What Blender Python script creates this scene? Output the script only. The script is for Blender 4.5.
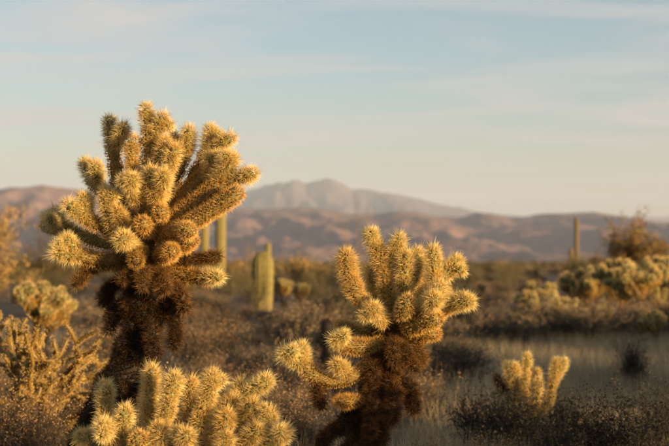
import bpy, math
import numpy as np
from mathutils import Vector, noise as mnoise

# ------------------------------------------------------------------ camera, sky, sun, exposure
sc = bpy.context.scene
for o in list(bpy.data.objects):
    bpy.data.objects.remove(o)
COL = sc.collection
LENS, CAMH, HORIZON = 70.0, 1.25, 262.0      # focal length (mm), eye height (m), row of the horizon
F = 669.0 * LENS / 36.0
SUN_EL, SUN_AZ = 5.5, 55.0                   # sun behind the camera, SUN_AZ degrees round to its right

cd = bpy.data.cameras.new('camera')
cam = bpy.data.objects.new('camera', cd); COL.objects.link(cam)
cam.location = (0, 0, CAMH); cam.rotation_euler = (math.radians(90), 0, 0)
cd.lens = LENS; cd.sensor_width = 36.0
cd.shift_y = (HORIZON - 223.0) / 669.0
cd.clip_start = 0.05; cd.clip_end = 100000
cd.dof.use_dof = True; cd.dof.focus_distance = 5.85; cd.dof.aperture_fstop = 2.9
sc.camera = cam

to_sun = Vector((math.sin(math.radians(SUN_AZ)) * math.cos(math.radians(SUN_EL)),
                 -math.cos(math.radians(SUN_AZ)) * math.cos(math.radians(SUN_EL)),
                 math.sin(math.radians(SUN_EL))))
w = bpy.data.worlds.new('World'); sc.world = w; w.use_nodes = True
nt = w.node_tree; nt.nodes.clear()
N = nt.nodes.new; LK = nt.links.new
out = N('ShaderNodeOutputWorld'); bg = N('ShaderNodeBackground'); LK(bg.outputs[0], out.inputs[0])
sky = N('ShaderNodeTexSky'); sky.sky_type = 'NISHITA'; sky.sun_disc = False
sky.sun_elevation = math.radians(SUN_EL); sky.sun_rotation = math.radians(180 - SUN_AZ)
sky.altitude = 500; sky.air_density = 1.0; sky.dust_density = 1.0; sky.ozone_density = 1.9
bg.inputs[1].default_value = 0.05
# thin streaks of high cloud: a flat layer seen in perspective
tc = N('ShaderNodeTexCoord'); sep = N('ShaderNodeSeparateXYZ'); LK(tc.outputs['Generated'], sep.inputs[0])
def wm(op, a, b):
    n = N('ShaderNodeMath'); n.operation = op
    for i, v in enumerate((a, b)):
        if isinstance(v, (int, float)): n.inputs[i].default_value = v
        else: LK(v, n.inputs[i])
    return n.outputs[0]
zz = wm('ADD', wm('MAXIMUM', sep.outputs[2], 0.0), 0.07)
cx = wm('DIVIDE', sep.outputs[0], zz); cy = wm('DIVIDE', sep.outputs[1], zz)
cmb = N('ShaderNodeCombineXYZ')
LK(wm('ADD', wm('MULTIPLY', cx, 0.55), wm('MULTIPLY', cy, 0.22)), cmb.inputs[0]); LK(cy, cmb.inputs[1])
nz = N('ShaderNodeTexNoise'); LK(cmb.outputs[0], nz.inputs['Vector'])
nz.inputs['Scale'].default_value = 1.5; nz.inputs['Detail'].default_value = 6; nz.inputs['Roughness'].default_value = 0.55
nz.inputs['Distortion'].default_value = 1.0
mr = N('ShaderNodeMapRange'); LK(nz.outputs[0], mr.inputs[0])
mr.inputs[1].default_value = 0.42; mr.inputs[2].default_value = 0.68; mr.inputs[3].default_value = 0.1; mr.inputs[4].default_value = 1.0
mx = N('ShaderNodeMix'); mx.data_type = 'RGBA'
LK(mr.outputs[0], mx.inputs[0]); LK(sky.outputs[0], mx.inputs[6])
mx.inputs[7].default_value = (2.75, 2.7, 2.65, 1)
# dusty air low over the horizon, the same all the way round
low = wm('POWER', wm('MAXIMUM', wm('SUBTRACT', 1.0, wm('DIVIDE', sep.outputs[2], 0.16)), 0.0), 1.6)
mw = N('ShaderNodeMix'); mw.data_type = 'RGBA'; LK(wm('MINIMUM', wm('MULTIPLY', low, 0.8), 0.8), mw.inputs[0])
LK(mx.outputs[2], mw.inputs[6]); mw.inputs[7].default_value = (2.75, 1.9, 1.5, 1)
LK(mw.outputs[2], bg.inputs[0])

sd = bpy.data.lights.new('sun', 'SUN'); sun = bpy.data.objects.new('sun', sd); COL.objects.link(sun)
sd.energy = 5.0; sd.angle = math.radians(0.5); sd.color = (1.0, 0.69, 0.32)
sun.rotation_euler = to_sun.to_track_quat('Z', 'Y').to_euler(); sun.location = (30, -30, 20)
vs = sc.view_settings
vs.view_transform = 'Standard'; vs.look = 'None'; vs.gamma = 1.0; vs.use_curve_mapping = False
vs.exposure = 2.18
sc.cycles.use_denoising = True
sc.cycles.max_bounces = 6; sc.cycles.volume_bounces = 0; sc.cycles.transparent_max_bounces = 8
sc.cycles.caustics_reflective = False; sc.cycles.caustics_refractive = False

# ------------------------------------------------------------------ helpers
rng = np.random.default_rng(7)

def at(px, py, D):
    """point seen at photo pixel (px, py), D metres in front of the camera"""
    return np.array([(px - 334.5) / F * D, D, CAMH + (HORIZON - py) / F * D])

def mesh(name, V, T, col=None, smooth=False, mats=()):
    V = np.ascontiguousarray(V, np.float32); T = np.ascontiguousarray(T, np.int32)
    k = T.shape[1]
    me = bpy.data.meshes.new(name)
    me.vertices.add(len(V)); me.vertices.foreach_set('co', V.ravel())
    me.loops.add(T.size); me.loops.foreach_set('vertex_index', T.ravel())
    me.polygons.add(len(T)); me.polygons.foreach_set('loop_start', np.arange(0, T.size, k, dtype=np.int32))
    if smooth: me.polygons.foreach_set('use_smooth', np.ones(len(T), bool))
    if col is not None:
        a = me.color_attributes.new('Col', 'FLOAT_COLOR', 'POINT')
        c = np.ones((len(V), 4), np.float32); c[:, :3] = col
        a.data.foreach_set('color', c.ravel())
    for m in mats: me.materials.append(m)
    me.update(calc_edges=True)
    return me

def link(name, me, parent=None, loc=None):
    o = bpy.data.objects.new(name, me); COL.objects.link(o)
    if parent is not None: o.parent = parent
    if loc is not None: o.location = loc
    return o

def tag(o, label=None, cat=None, group=None, kind=None):
    for k, v in (('label', label), ('category', cat), ('group', group), ('kind', kind)):
        if v: o[k] = v
    return o

def thing(name, loc, label, cat, group=None, rz=0.0):
    o = bpy.data.objects.new(name, None); COL.objects.link(o)
    o.empty_display_size = 0.1
    o.location = loc; o.rotation_euler = (0, 0, rz)
    return tag(o, label, cat, group)

def copy_tree(src, parent=None):
    c = src.copy(); COL.objects.link(c); c.parent = parent
    for ch in src.children: copy_tree(ch, c)
    return c

def ground_z(x, y):
    r = np.hypot(x, y)
    z = 0.05 * np.sin(x * .55 + 1.3) * np.cos(y * .43 + .4) + 0.03 * np.sin(x * 1.7 + y * 1.1)
    return z * np.clip(1.6 - r / 60.0, 0.0, 1.0)

# ------------------------------------------------------------------ materials
def new_mat(name):
    m = bpy.data.materials.new(name); m.use_nodes = True
    n = m.node_tree; n.nodes.clear()
    o = n.nodes.new('ShaderNodeOutputMaterial')
    return m, n, o

def attr_mat(name, rough=0.6, trans=0.0, noise_amt=0.25, noise_scale=40, bump=0.0, spec=0.3, vary=None):
    """colour from the mesh's own pigment attribute, mottled by noise"""
    m, n, o = new_mat(name)
    p = n.nodes.new('ShaderNodeBsdfPrincipled'); p.inputs['Roughness'].default_value = rough
    p.inputs['Specular IOR Level'].default_value = spec
    a = n.nodes.new('ShaderNodeAttribute'); a.attribute_name = 'Col'
    g = n.nodes.new('ShaderNodeTexCoord')
    t = n.nodes.new('ShaderNodeTexNoise'); t.inputs['Scale'].default_value = noise_scale
    n.links.new(g.outputs['Object'], t.inputs['Vector'])
    r = n.nodes.new('ShaderNodeMapRange'); n.links.new(t.outputs[0], r.inputs[0])
    r.inputs[1].default_value = .3; r.inputs[2].default_value = .7
    r.inputs[3].default_value = 1 - noise_amt; r.inputs[4].default_value = 1 + noise_amt
    v = n.nodes.new('ShaderNodeVectorMath'); v.operation = 'SCALE'
    n.links.new(a.outputs['Color'], v.inputs[0]); n.links.new(r.outputs[0], v.inputs['Scale'])
    if vary:                       # every plant a little paler or darker than the next
        oi = n.nodes.new('ShaderNodeObjectInfo'); q = n.nodes.new('ShaderNodeMapRange')
        n.links.new(oi.outputs['Random'], q.inputs[0]); q.inputs[3].default_value = vary[0]; q.inputs[4].default_value = vary[1]
        v2 = n.nodes.new('ShaderNodeVectorMath'); v2.operation = 'SCALE'
        n.links.new(v.outputs[0], v2.inputs[0]); n.links.new(q.outputs[0], v2.inputs['Scale']); v = v2
    n.links.new(v.outputs[0], p.inputs['Base Color'])
    if bump:
        b = n.nodes.new('ShaderNodeBump'); b.inputs['Strength'].default_value = bump
        b.inputs['Distance'].default_value = .01
        n.links.new(t.outputs[0], b.inputs['Height']); n.links.new(b.outputs[0], p.inputs['Normal'])
    if trans:
        tr = n.nodes.new('ShaderNodeBsdfTranslucent'); n.links.new(v.outputs[0], tr.inputs['Color'])
        x = n.nodes.new('ShaderNodeMixShader'); x.inputs[0].default_value = trans
        n.links.new(p.outputs[0], x.inputs[1]); n.links.new(tr.outputs[0], x.inputs[2])
        n.links.new(x.outputs[0], o.inputs[0])
    else:
        n.links.new(p.outputs[0], o.inputs[0])
    return m

M_SPINE = attr_mat('cactus_spine', rough=.42, trans=.5, noise_amt=.15, noise_scale=60, spec=.5)
M_STEM = attr_mat('cactus_skin', rough=.7, noise_amt=.3, noise_scale=70, bump=.3)
M_TWIG = attr_mat('twig_bark', rough=.85, noise_amt=.3, noise_scale=12)
M_LEAF = attr_mat('dry_leaf', rough=.7, trans=.25, noise_amt=.35, noise_scale=5, vary=(.55, 1.7))
M_GRASS = attr_mat('dry_grass', rough=.65, trans=.3, noise_amt=.35, noise_scale=.6)

def earth_mat(name, cols, scales, bump=0.4, bdist=.03):
    m, n, o = new_mat(name)
    p = n.nodes.new('ShaderNodeBsdfPrincipled'); p.inputs['Roughness'].default_value = .95
    p.inputs['Specular IOR Level'].default_value = .1
    g = n.nodes.new('ShaderNodeTexCoord')
    last = None
    for i, s in enumerate(scales):
        t = n.nodes.new('ShaderNodeTexNoise'); t.inputs['Scale'].default_value = s; t.inputs['Detail'].default_value = 8
        t.inputs['Roughness'].default_value = .6
        n.links.new(g.outputs['Object'], t.inputs['Vector'])
        r = n.nodes.new('ShaderNodeMapRange'); n.links.new(t.outputs[0], r.inputs[0])
        r.inputs[1].default_value = .38; r.inputs[2].default_value = .62
        x = n.nodes.new('ShaderNodeMix'); x.data_type = 'RGBA'
        n.links.new(r.outputs[0], x.inputs[0])
        if last is None: x.inputs[6].default_value = (*cols[0], 1)
        else: n.links.new(last, x.inputs[6])
        x.inputs[7].default_value = (*cols[i + 1], 1)
        if last is not None:
            mm = n.nodes.new('ShaderNodeMath'); mm.operation = 'MULTIPLY'; mm.inputs[1].default_value = .6
            n.links.new(r.outputs[0], mm.inputs[0]); n.links.new(mm.outputs[0], x.inputs[0])
        last = x.outputs[2]
    n.links.new(last, p.inputs['Base Color'])
    b = n.nodes.new('ShaderNodeBump'); b.inputs['Strength'].default_value = bump; b.inputs['Distance'].default_value = bdist
    n.links.new(t.outputs[0], b.inputs['Height']); n.links.new(b.outputs[0], p.inputs['Normal'])
    n.links.new(p.outputs[0], o.inputs[0])
    return m

M_GROUND = earth_mat('desert_soil', [(.13, .09, .06), (.165, .12, .08), (.085, .06, .042)], [.08, 3.0])
M_HILL = earth_mat('hill_slope', [(.235, .135, .115), (.19, .115, .105), (.105, .078, .075)], [.0018, .012], .5, 8)
M_MOUNT = earth_mat('mountain_rock', [(.105, .07, .077), (.09, .063, .07), (.062, .05, .055)], [.0007, .004], .5, 20)

# ------------------------------------------------------------------ ground: one polar sheet to the horizon
RMAX = 21000.0
nr, na = 160, 170
rad = np.concatenate([[0.0], np.geomspace(.6, RMAX, nr)])
ang = np.linspace(0, 2 * np.pi, na, endpoint=False)
RR, AA = np.meshgrid(rad, ang, indexing='ij')
X, Y = RR * np.sin(AA), RR * np.cos(AA)
Z = ground_z(X, Y)
V = np.stack([X, Y, Z], -1).reshape(-1, 3)
i, j = np.meshgrid(np.arange(nr), np.arange(na), indexing='ij')
j2 = (j + 1) % na
Q = np.stack([i * na + j, (i + 1) * na + j, (i + 1) * na + j2, i * na + j2], -1).reshape(-1, 4)
Q = Q[:, ::-1]
tag(link('ground', mesh('ground', V, Q, smooth=True, mats=[M_GROUND])), kind='structure')

# ------------------------------------------------------------------ hills and mountains
def ridge(name, prof, y0, y1, yc, mat, nx, ny, rough, seed, wl, kind_margin=60):
    """a range of relief from its skyline (photo columns/rows) at distance yc, with fore- and backslopes"""
    px = np.array([p[0] for p in prof], float); py = np.array([p[1] for p in prof], float)
    pxs = np.linspace(px[0] - 5, px[-1] + 5, nx)
    xs = (pxs - 334.5) / F * yc
    hs = CAMH + (HORIZON - np.interp(pxs, px, py)) / F * yc
    ys = np.linspace(y0, y1, ny)
    V = np.zeros((nx, ny, 3))
    for a in range(nx):
        e = min(1.0, min(a, nx - 1 - a) / (nx * .04)); 
        for b in range(ny):
            y = ys[b]
            t = (y - y0) / (yc - y0) if y < yc else (y1 - y) / (y1 - yc)
            t = min(max(t, 0), 1)
            base = t ** 1.35
            p = Vector((xs[a] / wl + seed + .35 * y / wl, y / wl * .45, seed * .37))
            rn = mnoise.ridged_multi_fractal(p, 0.75, 2.1, 7, 1.0, 2.0) * .5
            rn2 = mnoise.fractal(p * 3.1, 0.8, 2.0, 5)
            env = 4 * t * (1 - t) * (1 if y < yc else .4)
            h = hs[a] * (base + rough * env * (rn - .75) * 1.0 + rough * .28 * rn2 * (.25 + env) * min(1, t * 4))
            V[a, b] = (xs[a], y, max(h, -6.0 if t < .02 else -3.0) if t > 0 else -8.0)
    a, b = np.meshgrid(np.arange(nx - 1), np.arange(ny - 1), indexing='ij')
    Q = np.stack([a * ny + b, (a + 1) * ny + b, (a + 1) * ny + b + 1, a * ny + b + 1], -1).reshape(-1, 4)
    return tag(link(name, mesh(name, V.reshape(-1, 3), Q, smooth=True, mats=[mat])), kind='structure')

ridge('hills', [(-500, 205), (-260, 200), (-120, 196), (-40, 190), (0, 190), (40, 186), (75, 188), (130, 198), (190, 205), (245, 208), (290, 208),
      (320, 209), (350, 213), (375, 214), (398, 210), (420, 212), (440, 217), (462, 217), (478, 211.5), (490, 213), (505, 217), (530, 216),
      (560, 213), (585, 212), (610, 214.5), (640, 219), (669, 223), (720, 230), (800, 236), (900, 240), (1150, 244)],
      3600, 8600, 6800, M_HILL, 560, 115, .36, 3.3, 480)
ridge('mountains', [(-350, 214), (-150, 206), (0, 203), (120, 200), (200, 197), (235, 194), (250, 188), (258, 186.5), (265, 183), (272, 183.5), (280, 180), (286, 180.5), (293, 178), (298, 178.5), (302, 181), (307, 182.5),
      (312, 180.5), (316, 180), (320, 179), (325, 178), (330, 178.2), (335, 179), (339, 181.5), (344, 183), (352, 187.5), (360, 187), (372, 189.5), (390, 192), (405, 195), (430, 201), (460, 207.5), (480, 212),
      (520, 216), (560, 219), (600, 222), (700, 228), (900, 240)],
      11000, 19000, 15500, M_MOUNT, 640, 84, .3, 8.1, 1000)
ridge('far_range', [(480, 226), (540, 219), (590, 214), (625, 213), (660, 214.5), (700, 213), (800, 216), (950, 230)],
      18200, 20600, 19400, M_MOUNT, 110, 30, .3, 14.2, 2500)

# ------------------------------------------------------------------ haze
def box(name, lo, hi):
    x0, y0, z0 = lo; x1, y1, z1 = hi
    V = [(x0, y0, z0), (x1, y0, z0), (x1, y1, z0), (x0, y1, z0), (x0, y0, z1), (x1, y0, z1), (x1, y1, z1), (x0, y1, z1)]
    Q = [(0, 3, 2, 1), (4, 5, 6, 7), (0, 1, 5, 4), (1, 2, 6, 5), (2, 3, 7, 6), (3, 0, 4, 7)]
    return mesh(name, np.array(V, float), np.array(Q))
m, n, o = new_mat('haze_air')
pv = n.nodes.new('ShaderNodeVolumePrincipled'); pv.inputs['Density'].default_value = 5.2e-5
pv.inputs['Color'].default_value = (.50, .60, .86, 1); pv.inputs['Anisotropy'].default_value = 0.0
n.links.new(pv.outputs[0], o.inputs['Volume'])
hz = link('haze', box('haze', (-RMAX - 200, -RMAX - 200, -9.5), (RMAX + 200, RMAX + 200, 1085)))
hz.data.materials.append(m); tag(hz, kind='stuff')

# ------------------------------------------------------------------ cholla joints
AGE = {  # age: spine base, spine tip, skin
    0: ((.80, .62, .22), (.97, .91, .60), (.15, .155, .055)),
    1: ((.58, .34, .07), (.90, .62, .21), (.17, .115, .034)),
    2: ((.10, .045, .014), (.33, .165, .06), (.035, .018, .008)),
    3: ((.022, .014, .009), (.075, .045, .027), (.012, .008, .006)),
}
def age_cols(a):
    a = min(max(a, 0), 2.999); k = int(a); f = a - k
    return [np.array(AGE[k][q]) * (1 - f) + np.array(AGE[k + 1][q]) * f for q in range(3)]

def spline(P, n):
    """smooth curve through the points"""
    P = np.asarray(P, float)
    if len(P) == 2:
        t = np.linspace(0, 1, n)[:, None]; return P[0] * (1 - t) + P[1] * t
    Q = np.vstack([2 * P[0] - P[1], P, 2 * P[-1] - P[-2]])
    t = np.linspace(0, len(P) - 1 - 1e-6, n); k = t.astype(int); f = (t - k)[:, None]
    a, b, c, d = Q[k], Q[k + 1], Q[k + 2], Q[k + 3]
    return .5 * (2 * b + (c - a) * f + (2 * a - 5 * b + 4 * c - d) * f ** 2 + (3 * b - a - 3 * c + d) * f ** 3)

def frames(C):
    T = np.gradient(C, axis=0); T /= np.linalg.norm(T, axis=1)[:, None] + 1e-12
    u = np.cross(T[0], [0.13, 1, .2]); u /= np.linalg.norm(u)
    U = []
    for t in T:
        u = u - t * (u @ t); u = u / np.linalg.norm(u); U.append(u)
    U = np.array(U); return T, U, np.cross(T, U)

def joint_geo(P, r, age, rg, r1=None, m=9, per=11, slen=.022, sw=.00095, res=3, tub=.17, spread=.85, capscale=1.0, row=.0095):
    """stem joint: skin with diamond tubercles, and spines fanning out from every areole"""
    P = np.asarray(P, float); r1 = r if r1 is None else r1
    L = np.linalg.norm(np.diff(P, axis=0), axis=1).sum() 
    n = max(9, int(L / (row * .75))); n = min(n, 90)
    C = spline(P, n); T, U, W = frames(C)
    t = np.linspace(0, 1, n); s = t * L
    rr = (r + (r1 - r) * t) * (.93 + .12 * np.sin(np.pi * t) ** 2) * (1 + .07 * np.sin(7 * t + rg.uniform(0, 6.28)) + .05 * np.sin(13 * t + rg.uniform(0, 6.28)))
    cap = np.minimum(r1 * 1.1, L * .45) * capscale; cap0 = min(r * .7, L * .3)
    e = np.clip((s - (L - cap)) / cap, 0, 1); prof = np.sqrt(np.clip(1 - e ** 2, 0.0, 1))
    e0 = np.clip((cap0 - s) / cap0, 0, 1); prof *= np.sqrt(np.clip(1 - .75 * e0 ** 2, 0, 1))
    R = rr * prof
    tw = rg.uniform(-4, 4); ph = rg.uniform(0, 6.28)
    b = math.pi / row
    nth = m * 2 + 1
    th = np.linspace(0, 2 * np.pi, nth, endpoint=False)
    TH, S = np.meshgrid(th, s); 
    f = .5 * (np.cos(2 * 0.5 * m * (TH + tw * S + ph) + b * S) * 1 + np.cos(m * (TH + tw * S + ph) - b * S))
    RRm = R[:, None] * (1 + tub * f)
    V = C[:, None, :] + RRm[..., None] * (np.cos(TH)[..., None] * U[:, None, :] + np.sin(TH)[..., None] * W[:, None, :])
    V = V.reshape(-1, 3)
    i, j = np.meshgrid(np.arange(n - 1), np.arange(nth), indexing='ij'); j2 = (j + 1) % nth
    Q = np.stack([i * nth + j, i * nth + j2, (i + 1) * nth + j2, (i + 1) * nth + j], -1).reshape(-1, 4)
    sb, st, sk = age_cols(age)
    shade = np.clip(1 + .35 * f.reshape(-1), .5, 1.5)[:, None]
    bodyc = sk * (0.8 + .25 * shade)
    # areoles
    pos, nor, tan = [], [], []
    nl = int(L / row)
    for l in range(nl + 1):
        sl = l * row
        if sl > L: break
        q = min(sl / L * (n - 1), n - 1.001); k = int(q); fr = q - k
        c = C[k] * (1 - fr) + C[k + 1] * fr
        rad = R[k] * (1 - fr) + R[k + 1] * fr
        frac = rad / max(rr[k], 1e-6)
        kk = np.arange(m) * 2 + (l % 2)
        thl = np.pi * kk / m - tw * sl - ph + rg.normal(0, .05, m)
        keep = np.full(m, sl < L - cap * .75)
        thl = thl[keep]
        d = np.cos(thl)[:, None] * U[k] + np.sin(thl)[:, None] * W[k]
        slope = (R[min(k + 1, n - 1)] - R[max(k - 1, 0)]) / (s[min(k + 1, n - 1)] - s[max(k - 1, 0)] + 1e-9)
        slope = np.clip(slope, -6, 1.5)
        nn = d - T[k] * slope; nn /= np.linalg.norm(nn, axis=1)[:, None]
        pos.append(c + d * rad * (1 + tub * .8)); nor.append(nn); tan.append(np.repeat(T[k][None], len(thl), 0))
    # crown of spines at the tip
    na_ = max(8, int(1.25 * 2 * math.pi * r1 * cap * .85 / (row * 2 * math.pi * r1 / m)))
    z = 1 - (np.arange(na_) + .5) / na_ * .78; a = np.arange(na_) * 2.39996 + ph; q = np.sqrt(1 - z ** 2)
    rd = (np.cos(a) * q)[:, None] * U[-1] + (np.sin(a) * q)[:, None] * W[-1]
    c0 = C[np.searchsorted(s, L - cap)] if cap < L else C[0]
    pos.append(c0 + (rd * r1 + z[:, None] * T[-1] * cap) * 1.03)
    nn = rd / r1 + z[:, None] * T[-1] / cap; nn /= np.linalg.norm(nn, axis=1)[:, None]
    nor.append(nn); tan.append(np.repeat(T[-1][None], na_, 0))
    pos = np.vstack(pos); nor = np.vstack(nor); tan = np.vstack(tan)
    ncap = na_ * per
    A = np.repeat(pos, per, 0); Nn = np.repeat(nor, per, 0); Tt = np.repeat(tan, per, 0)
    ns = len(A)
    rv = rg.normal(0, 1, (ns, 3)); rv -= Nn * (rv * Nn).sum(1)[:, None]
    rv /= np.linalg.norm(rv, axis=1)[:, None] + 1e-9
    D = Nn + rv * (spread * np.sqrt(rg.random(ns)))[:, None] + Tt * .22
    D /= np.linalg.norm(D, axis=1)[:, None]
    ln = slen * rg.uniform(.45, 1.15, ns) * (1 + .12 * rg.normal(0, 1, ns)) * np.where(rg.random(ns) < .12, 1.3, 1.0)
    ln[-ncap:] *= 1.05
    tip = A + D * ln[:, None]
    s1 = np.cross(D, [.3, .2, .93]); s1 /= np.linalg.norm(s1, axis=1)[:, None] + 1e-9
    s2 = np.cross(D, s1)
    wv = sw * rg.uniform(.7, 1.3, ns)[:, None]
    SV = np.stack([A + s1 * wv, A - s1 * wv, A + s2 * wv, A - s2 * wv, tip], 1).reshape(-1, 3)
    k = np.arange(ns)[:, None] * 5
    ST = np.concatenate([k + [0, 1, 4], k + [2, 3, 4]], 0)
    var = rg.uniform(.8, 1.2, (ns, 1)) if age < 1.5 else rg.uniform(.35, 1.5, (ns, 1))
    cb = (sb * var); ct = (st * var)
    SC = np.stack([cb, cb, cb, cb, ct], 1).reshape(-1, 3)
    return V, Q, bodyc, SV, ST, SC

def add_joint(root, P, r, age, rg, name='joint', **kw):
    org = np.array(root.location)
    V, Q, bc, SV, ST, SC = joint_geo(np.asarray(P) - org, r, age, rg, **kw)
    b = link(name, mesh(name, V, Q, bc, True, [M_STEM]), root)
    s = link('spines', mesh('spines', SV, ST, SC, False, [M_SPINE]), b)
    tag(s, kind='stuff')
    return b

def cholla(name, D, base, joints, label, cat='cholla', seed=1, fat=1.02, buds=.6, **kw):
    rg = np.random.default_rng(seed)
    b = at(base[0], base[1], D); b[2] = ground_z(b[0], b[1])
    root = thing(name, b, label, cat)
    for J in joints:
        pts, r, age = J[0], J[1] / 100 * fat, J[2]
        opt = dict(kw); nm = 'joint'
        if len(J) > 3:
            opt.update(J[3]); opt = dict(opt); nm = opt.pop('name', 'joint')
        P = [at(p[0], p[1], D + (p[2] if len(p) > 2 else 0)) for p in pts]
        if age < .6: opt.setdefault('slen', .037); r *= .75
        elif age < 1.5:
            r *= .92; opt.setdefault('slen', .023)
        else:
            age = min(age + .15, 2.95); opt.setdefault('slen', .038); opt['tub'] = .1; opt.setdefault('spread', 1.7)
            if nm == 'joint': opt.setdefault('per', 10); r *= .62
        if nm != 'joint':
            add_joint(root, P, r, age, rg, nm, **opt); continue
        P = np.array(P); Lp = np.linalg.norm(np.diff(P, axis=0), axis=1).sum()
        old = age > 1.5
        k = max(1, round(Lp / (.055 if old else .105))) if (old or age < .82) else 1
        C = spline(P, k * 4 + 1); r1 = opt.pop('r1', None); r1 = r if r1 is None else r1 * fat * (.62 if old else .75 if age < .6 else .92)
        for q in range(k):
            seg = C[q * 4:q * 4 + 5].copy()
            if q: seg[0] -= (seg[1] - seg[0]) * .8
            jit = rg.normal(0, .014 if old else .004, 3); seg[1:] += jit * np.linspace(.3, 1, 4)[:, None]
            ra = r + (r1 - r) * q / max(k, 1); sz = rg.uniform(.8, 1.25) if old else rg.uniform(.93, 1.08)
            o2 = dict(opt, slen=opt['slen'] * (1.0 if (q == k - 1 or old) else .82))
            add_joint(root, seg, ra * sz, age if q == k - 1 or old else age + .15, rg, nm, **o2)
        if age < .45 and rg.random() < buds:      # a young bud beside the tip
            t_ = C[-1] - C[-2]; t_ /= np.linalg.norm(t_)
            v = rg.normal(0, 1, 3); v -= t_ * (v @ t_); v = v / np.linalg.norm(v) + t_ * .5; v /= np.linalg.norm(v)
            p0 = C[-1] - t_ * rg.uniform(.03, .055)
            add_joint(root, [p0, p0 + v * rg.uniform(.05, .07)], .0165 * fat, age * .6, rg, nm, slen=.030)
    return root, rg

def dead_lumps(root, rg, axis, r, count, age=(2.0, 2.9), size=(.016, .028), L=(.025, .07), down=.6, slen=.036):
    """old joints still clinging to a trunk"""
    C = spline(axis, 60); T, U, W = frames(C)
    for q in range(count):
        k = int(rg.integers(2, 58)); a = rg.uniform(0, 6.28)
        d = np.cos(a) * U[k] + np.sin(a) * W[k]
        p0 = C[k] + d * r * .6
        v = d + np.array([0, 0, -down * rg.uniform(-.4, 1.6)]) + rg.normal(0, .25, 3); v /= np.linalg.norm(v)
        l = rg.uniform(*L)
        add_joint(root, [p0, p0 + v * l], rg.uniform(*size), rg.uniform(*age), rg, slen=slen, per=9, m=8, tub=.1, spread=1.7)

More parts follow.
